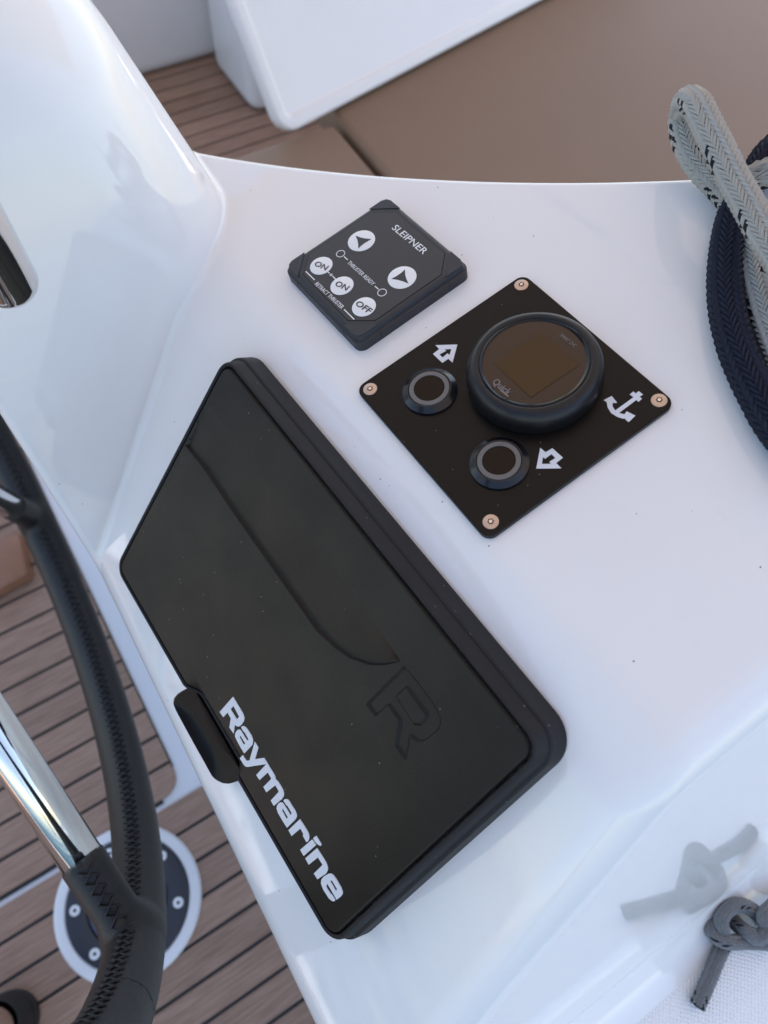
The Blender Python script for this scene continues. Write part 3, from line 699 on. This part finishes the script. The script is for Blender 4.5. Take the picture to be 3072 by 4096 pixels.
hub_c = wc + wN * -.03
# stitches: crossed threads along the inner side of the rim
tA = t_of((0, 1700)); tB = t_of((430, 4096)); parts = []
ta, tb = sorted((tA, tB))
if tb - ta > math.pi: ta, tb = tb, ta + 2 * math.pi
ta -= .5; tb += .5
STP = .0088; nst = int((tb - ta) * WR / STP)
PHI = math.radians(14)
def seam(t, off, lift=.0008):
    a = math.pi - PHI + off / TR
    rd = rim_dir(t); return rim_pt(t) + (TR + lift) * (math.cos(a) * rd + math.sin(a) * wN)
for k in range(nst):
    t = ta + (tb - ta) * k / nst; dt = STP / WR
    for p, q in ((-.0058, .0058), (.0058, -.0058)):
        P3 = [seam(t + dt * (.1 + 1.2 * s_), p + (q - p) * s_, .0002 + .0011 * math.sin(math.pi * s_)) for s_ in np.linspace(0, 1, 5)]
        parts.append(tube(P3, .00085, 6))
P3 = [seam(ta + (tb - ta) * k / 300, 0, .0) for k in range(301)]
parts.append(tube(P3, .0007, 5))
mesh('stitching', *merge(parts), THREAD, whl, True)
for k, t in enumerate((t1, t2, t1 + (t1 - t2), t2 - (t1 - t2), t2 - 2 * (t1 - t2))):
    P0 = rim_pt(t); d = nrm(hub_c - P0); L = np.linalg.norm(hub_c - P0)
    SR = .0143
    mesh('spoke', *tube([P0 + d * .02, P0 + d * (L * .5), P0 + d * (L - .03)], SR, 32), STEEL, whl, True)
    if k < 2:
        LS = .072; RS = .0154
        def sleeve(P):
            q = P - wc; hN = q @ wN; rad = np.linalg.norm(q - hN[..., None] * wN, axis=-1)
            tor = np.hypot(rad - WR, hN) - (TR + .00025)
            a_ = (P - P0) @ d; cyl = np.linalg.norm(P - P0 - a_[..., None] * d, axis=-1) - RS
            cyl = np.maximum(inter(cyl, a_ - LS, .003), -a_)
            b_ = union(tor, cyl, .011)
            return np.maximum(b_, np.linalg.norm(P - P0, axis=-1) - .095)
        old = sdf; sdf = sleeve
        lo, hi = P0 - .101, P0 + .101
        Vs, Fs, Ns = surface_net(*[np.arange(lo[m_], hi[m_], .0022) for m_ in range(3)]); sdf = old
        sl_o = mesh('spoke_sleeve', Vs, Fs.tolist(), LEATHER, whl, True); sl_o.data.normals_split_custom_set_from_vertices(Ns.tolist())
        if k == 0:
            pp = []
            camd = nrm(CAM - P0); camd = nrm(camd - (camd @ d) * d); side_ = nrm(np.cross(d, camd))
            for m_ in range(6):
                s0 = .016 + m_ * .0088
                for p, q in ((-.36, .36), (.36, -.36)):
                    pts = []
                    for s_ in np.linspace(0, 1, 5):
                        a = p + (q - p) * s_ - .1; ss = s0 + .0088 * s_
                        rr_ = RS + .0004 + .0010 * math.sin(math.pi * s_)
                        pt = P0 + d * ss + rr_ * (math.cos(a) * camd + math.sin(a) * side_)
                        dv = sleeve(pt[None])[0]
                        if dv < .0004: pt = pt + (.0007 - dv) * (math.cos(a) * camd + math.sin(a) * side_)
                        pts.append(pt)
                    pp.append(tube(pts, .0010, 6))
            mesh('sleeve_stitching', *merge(pp), THREAD, whl, True)
FH = Frame(hub_c, wu, -wN)
lathe('hub', FH, 0, 0, [(.055, -.05), (.06, -.03), (.058, .02), (.04, .035), (.001, .038)], STEEL, whl)

# ------------------------------------------------------------------ stainless tube beside the pedestal
def at_depth(x, y, z): return CAM + ray(x, y) * z
e0 = at_depth(48, 1158, .315); e1_ = at_depth(-225, 690, .255); dx = nrm(e1_ - e0)
st = mesh('stainless_tube', *tube([e0, e0 + dx * .0003, e0 + dx * .0010, e0 + dx * .0022, e0 + dx * .004, e0 + dx * .0065, e0 + dx * .20, e0 + dx * .40], [.0050, .0080, .0102, .0117, .0124, .0126, .0126, .0126], 40), STEEL, None, True)
tag(st, 'polished stainless tube end beside the white pedestal', 'tube')

# ------------------------------------------------------------------ ropes (braided picks on a core)
def rope(name, ctrl, r, cols, pick, mats, label, black=None, cat='rope', phase=0.0):
    raw, L = bezier_path(ctrl, None); tot = L[-1]; n = int(tot / pick) + 1
    m = 3 * n; s = np.linspace(0, tot, m); P_ = np.stack([np.interp(s, L, raw[:, k]) for k in range(3)], 1)
    T, N, B = frames(P_)
    V, F = tube(P_, r * .74, 14); MI = [1] * len(F) if black else [0] * len(F)  # core of flecked ropes is black: shade between yarns put into colour
    V = list(V)
    prof = [(-.5, 0), (-.32, .62), (0, .98), (.32, .62), (.5, 0)]
    for c_ in range(cols):
        lean = 1 if c_ % 2 == 0 else -1
        for k in range(n):
            i = min(m - 1, int((k + (.5 if c_ % 4 in (1, 2) else 0)) * 3)); th0 = 2 * math.pi * c_ / cols + phase
            dark = bool(black and black(c_, k)); o = len(V)
            wid = 2 * math.pi / cols * 1.42; ln = pick * .98
            jit = rng.uniform(-.06, .06)
            for (w_, lift) in prof:                          # across the circumference = along the yarn
                th = th0 + w_ * wid; ds_ = lean * w_ * pick * 1.9 + jit * pick
                for e_, q in ((-.5, .0), (0, 1.0), (.5, .0)):
                    hgt = r * (.80 + .26 * lift) if q else r * (.71 + .07 * lift)
                    fs = (i / (m - 1) * tot) + ds_ + e_ * ln * (.62 + .38 * lift)
                    jx = min(max(fs / tot * (m - 1), 0), m - 1); j0 = int(jx); j1 = min(j0 + 1, m - 1); f_ = jx - j0
                    pc_ = P_[j0] * (1 - f_) + P_[j1] * f_; nn = N[j0] * (1 - f_) + N[j1] * f_; bb = B[j0] * (1 - f_) + B[j1] * f_
                    V.append(pc_ + hgt * (math.cos(th) * nn + math.sin(th) * bb))
            for a in range(4):
                for b in range(2):
                    F.append((o + a * 3 + b, o + a * 3 + b + 1, o + (a + 1) * 3 + b + 1, o + (a + 1) * 3 + b)); MI.append(1 if dark else 0)
    ob = mesh(name, V, F, mats, None, True); ob.data.polygons.foreach_set('material_index', MI); ob.data.update()
    tag(ob, label, cat); return ob
F1h = lambda x, y, h: on_plane(x, y, nP, D1 + h)
def tracer(c_, k): return (c_ % 7 == 2 and k % 12 in (0, 2)) or (c_ % 7 == 3 and k % 12 in (1, 3)) or (c_ % 14 == 5 and k % 12 in (6, 8))
rope('mooring_rope', [F1h(3420, 1500, .012), F1h(3250, 1250, .03), F1h(3120, 1040, .034), F1h(3054, 934, .035), F1h(2994, 822, .036), F1h(2931, 710, .038), F1h(2882, 608, .041), F1h(2829, 503, .044), F1h(2790, 425, .044),
      F1h(2752, 405, .035), F1h(2733, 450, .024), F1h(2733, 520, .018), F1h(2762, 610, .014), F1h(2815, 685, .011), F1h(2880, 750, .009), F1h(2945, 830, .008), F1h(2985, 920, .0075), F1h(3005, 1005, .0075), F1h(3022, 1106, .0075), F1h(3054, 1232, .0075), F1h(3092, 1345, .0075), F1h(3180, 1560, .0075), F1h(3330, 1800, .0075),
      ], 0.0071, 14, .0033, [ROPE_G, ROPE_B], 'grey braided rope with black flecks doubled into a standing loop', tracer)
rope('mooring_rope', [F1h(2985, 760, .012), F1h(3020, 712, .018), F1h(3075, 690, .022), F1h(3160, 660, .022), F1h(3300, 600, .015), F1h(3500, 620, .008)], 0.0071, 14, .0033, [ROPE_G, ROPE_B], 'short grey rope turn lying behind the standing rope loop', tracer)
rope('mooring_rope', [F1h(3420, 480, .012), F1h(3200, 540, .012), F1h(3085, 610, .010), F1h(3020, 700, .009), F1h(2965, 790, .009), F1h(2933, 865, .0085), F1h(2912, 966, .0085), F1h(2901, 1092, .0085), F1h(2907, 1225, .0085), F1h(2938, 1366, .0085), F1h(2984, 1485, .0085), F1h(3040, 1597, .0085), F1h(3110, 1715, .0085), F1h(3300, 1950, .0085)], 0.0082, 14, .0040, [ROPE_N], 'navy blue braided rope curving over the white console')
ck = crop(2600, 3400, .3147)
kn = [(600, 1990, 6), (640, 1900, 6), (760, 1620, 6), (880, 1330, 6), (950, 1180, 6), (925, 1030, 16), (905, 880, 19), (990, 750, 19), (1150, 700, 17), (1310, 770, 14), (1420, 880, 7), (1560, 1000, 7), (1640, 1110, 12), (1540, 1180, 15), (1380, 1170, 14), (1200, 1165, 13), (1010, 1170, 16), (850, 1110, 15), (775, 1000, 12), (800, 870, 8), (900, 790, 6), (1020, 850, 6), (1110, 950, 10), (1230, 1040, 18), (1380, 1120, 20), (1490, 1000, 21), (1440, 860, 22), (1560, 720, 18), (1750, 560, 8), (2000, 420, 6)]
rope('knotted_rope', [at_z(*ck([(a, b)])[0], ZD + .0012 + h * .001) for a, b, h in kn], 0.0054, 12, .0028, [ROPE_K, ROPE_B], 'grey flecked rope end tied in a stopper knot on the white side deck', lambda c_, k: (c_ % 4 == 1) and (k % 16 in (0, 2)))

# ------------------------------------------------------------------ bench cushions, table, far bench
def cushion(x0, x1, y0, y1, z0, z1, label):
    o = mesh('bench_cushion', *box(x0, x1, y0, y1, z0, z1), CUSH); bevel(o, .014, 4); tag(o, label, 'cushion'); return o
cushion(.579, 2.4, .30, 1.12, .385, .45, 'large taupe vinyl bench cushion beside the white table')
cushion(.335, .571, .32, .978, .385, .445, 'small taupe vinyl cushion at the end of the bench over teak')
bb_ = mesh('cockpit_bench', *box(.36, 2.4, .34, .955, -.004, .3849), WHITE_GEL); bevel(bb_, .02); tag(bb_, 'white moulded bench base under the taupe cushions', 'bench')
# cockpit table with a folded leaf
tb_ = empty('cockpit_table', (1.0, 1.5, 0)); tag(tb_, 'white moulded cockpit table with slanted folded leaf above the teak', 'table')
B0 = at_z(1108, 562, .46); B1 = at_z(2170, 0, .46); T0 = at_z(925, 0, .62)
ex = nrm(B1 - B0); up_ = T0 - B0; L_ = np.linalg.norm(B1 - B0) + .4; nn = nrm(np.cross(ex, up_)); 
if nn[1] > 0: nn = -nn
up2 = up_ * 2.0
FL = Frame(B0 + ex * (L_ / 2) + up2 / 2, ex, nn)
lo_ = rrect(L_ / 2, np.linalg.norm(up2) / 2, .034, 10)
mesh('leaf', *loft([[FL.p(a - n1 * e, b - n2 * e, h) for a, b, n1, n2 in lo_] for e, h in ((.006, -.026), (.001, -.022), (0, -.016), (0, -.006), (.002, -.001), (.006, 0), (.017, 0), (.020, -.001), (.0225, -.005), (.025, -.0055))]), WHITE_GEL, tb_, True, 60)
o = mesh('table_foot', *box(.705, 2.2, 1.62, 1.86, 0, .42), WHITE_GEL, tb_); bevel(o, .04, 4)
fb = mesh('far_bench', *box(-.6, 3.0, 1.89, 2.55, -.004, .42), WHITE_GEL); bevel(fb, .04, 4); tag(fb, 'white moulded bench front beyond the teak floor', 'bench')

# ------------------------------------------------------------------ canopy that shades the helm
def canopy():
    nx_, ny_ = 24, 18; V = []; F = []
    for i in range(nx_ + 1):
        for j in range(ny_ + 1):
            a = i / nx_; b = j / ny_
            V.append((-.38 + 3.03 * a, -.62 + 3.12 * b, 2.12 + .16 * (1 - (2 * b - 1) ** 2) + .05 * math.sin(a * math.pi)))
    for i in range(nx_):
        for j in range(ny_):
            q = (i * (ny_ + 1) + j, (i + 1) * (ny_ + 1) + j, (i + 1) * (ny_ + 1) + j + 1, i * (ny_ + 1) + j + 1)
            F.append(q)
    return V, F
cp = empty('bimini_canopy', (.8, .6, 2.1)); tag(cp, 'taupe canvas bimini canopy stretched over the cockpit', 'canopy')
mesh('canvas', *canopy(), CANVAS, cp, True)
for x in (-.37, .9, 2.64):
    pts = [(x, -.63, .6), (x, -.63, 1.6), (x, -.61, 2.05)] + [(x, -.62 + 3.12 * b, 2.095 + .16 * (1 - (2 * b - 1) ** 2) + .05 * math.sin((x + .38) / 3.03 * math.pi)) for b in np.linspace(.03, .97, 12)] + [(x, 2.49, 2.05), (x, 2.5, 1.6), (x, 2.5, .3)]
    mesh('bow', *tube(pts, .0125, 16), STEEL, cp, True)

# ------------------------------------------------------------------ shoe and leg of the person at the helm
hp = at_z(-14, 4112, .055)
FS = Frame((hp[0], hp[1], 0), (-.80, -.60, 0), (0, 0, 1))            # u points from heel to toe
def foot_ring(h, sc, off=0.0):
    P = []
    for k in range(36):
        a = 2 * math.pi * k / 36; cu, cv = math.cos(a), math.sin(a)
        L = .205 if cu > 0 else .036
        P.append(FS.p(off + sc * (cu * L if cu <= 0 else L * cu), sc * cv * (.036 + (.014 * max(cu, 0) * 1.6)), h))
    return P
shoe = empty('shoe', (hp[0], hp[1], 0)); tag(shoe, 'black slip-on shoe on the teak deck by the wheel', 'shoe')
BLK = mat('black_shoe', (.012, .012, .013), .55, bump=(400, .3, .0005))
mesh('upper', *loft([foot_ring(.0185, .99), foot_ring(.03, 1.02), foot_ring(.05, 1.0), foot_ring(.066, .93), foot_ring(.069, .90), foot_ring(.066, .86), foot_ring(.05, .84)], True, False), BLK, shoe, True)
mesh('sole', *loft([foot_ring(.0005, 1.02), foot_ring(.010, 1.06), foot_ring(.018, 1.05), foot_ring(.0184, 1.0)], True, True), BLK, shoe, True, 40)
lp = []
for h, r_, off in ((.03, .030, .03), (.07, .030, .004), (.11, .031, .0), (.17, .036, .0), (.25, .045, -.004), (.33, .052, -.008), (.42, .050, -.004), (.48, .055, .0)):
    lp.append([FS.p(off + r_ * math.cos(a) * (1.5 if h < .06 and math.cos(a) > 0 else 1), r_ * math.sin(a), h) for a in np.linspace(0, 2 * math.pi, 24, endpoint=False)])
leg = mesh('person', *loft(lp), SKIN, None, True); tag(leg, 'bare lower leg of a person standing in the black shoe', 'person')

# ------------------------------------------------------------------ varnished foot chock on the deck
VARN = mat('varnished_wood', (.26, .12, .07), .3, var=.25, vscale=25)
s7 = crop(0, 1600, .6028)
q4 = [at_z(*p, .0) for p in s7([(-220, 1440), (235, 1190), (175, 905), (-220, 1100)])]
o = mesh('foot_chock', [(p[0], p[1], 0.0005) for p in q4] + [(p[0] * .97 + q4[0][0] * .03, p[1] * .97 + q4[0][1] * .03, .035) for p in q4], [(3, 2, 1, 0), (4, 5, 6, 7), (0, 1, 5, 4), (1, 2, 6, 5), (2, 3, 7, 6), (3, 0, 4, 7)], VARN)
bevel(o, .006); tag(o, 'varnished wooden foot chock on the teak behind the wheel', 'foot chock')
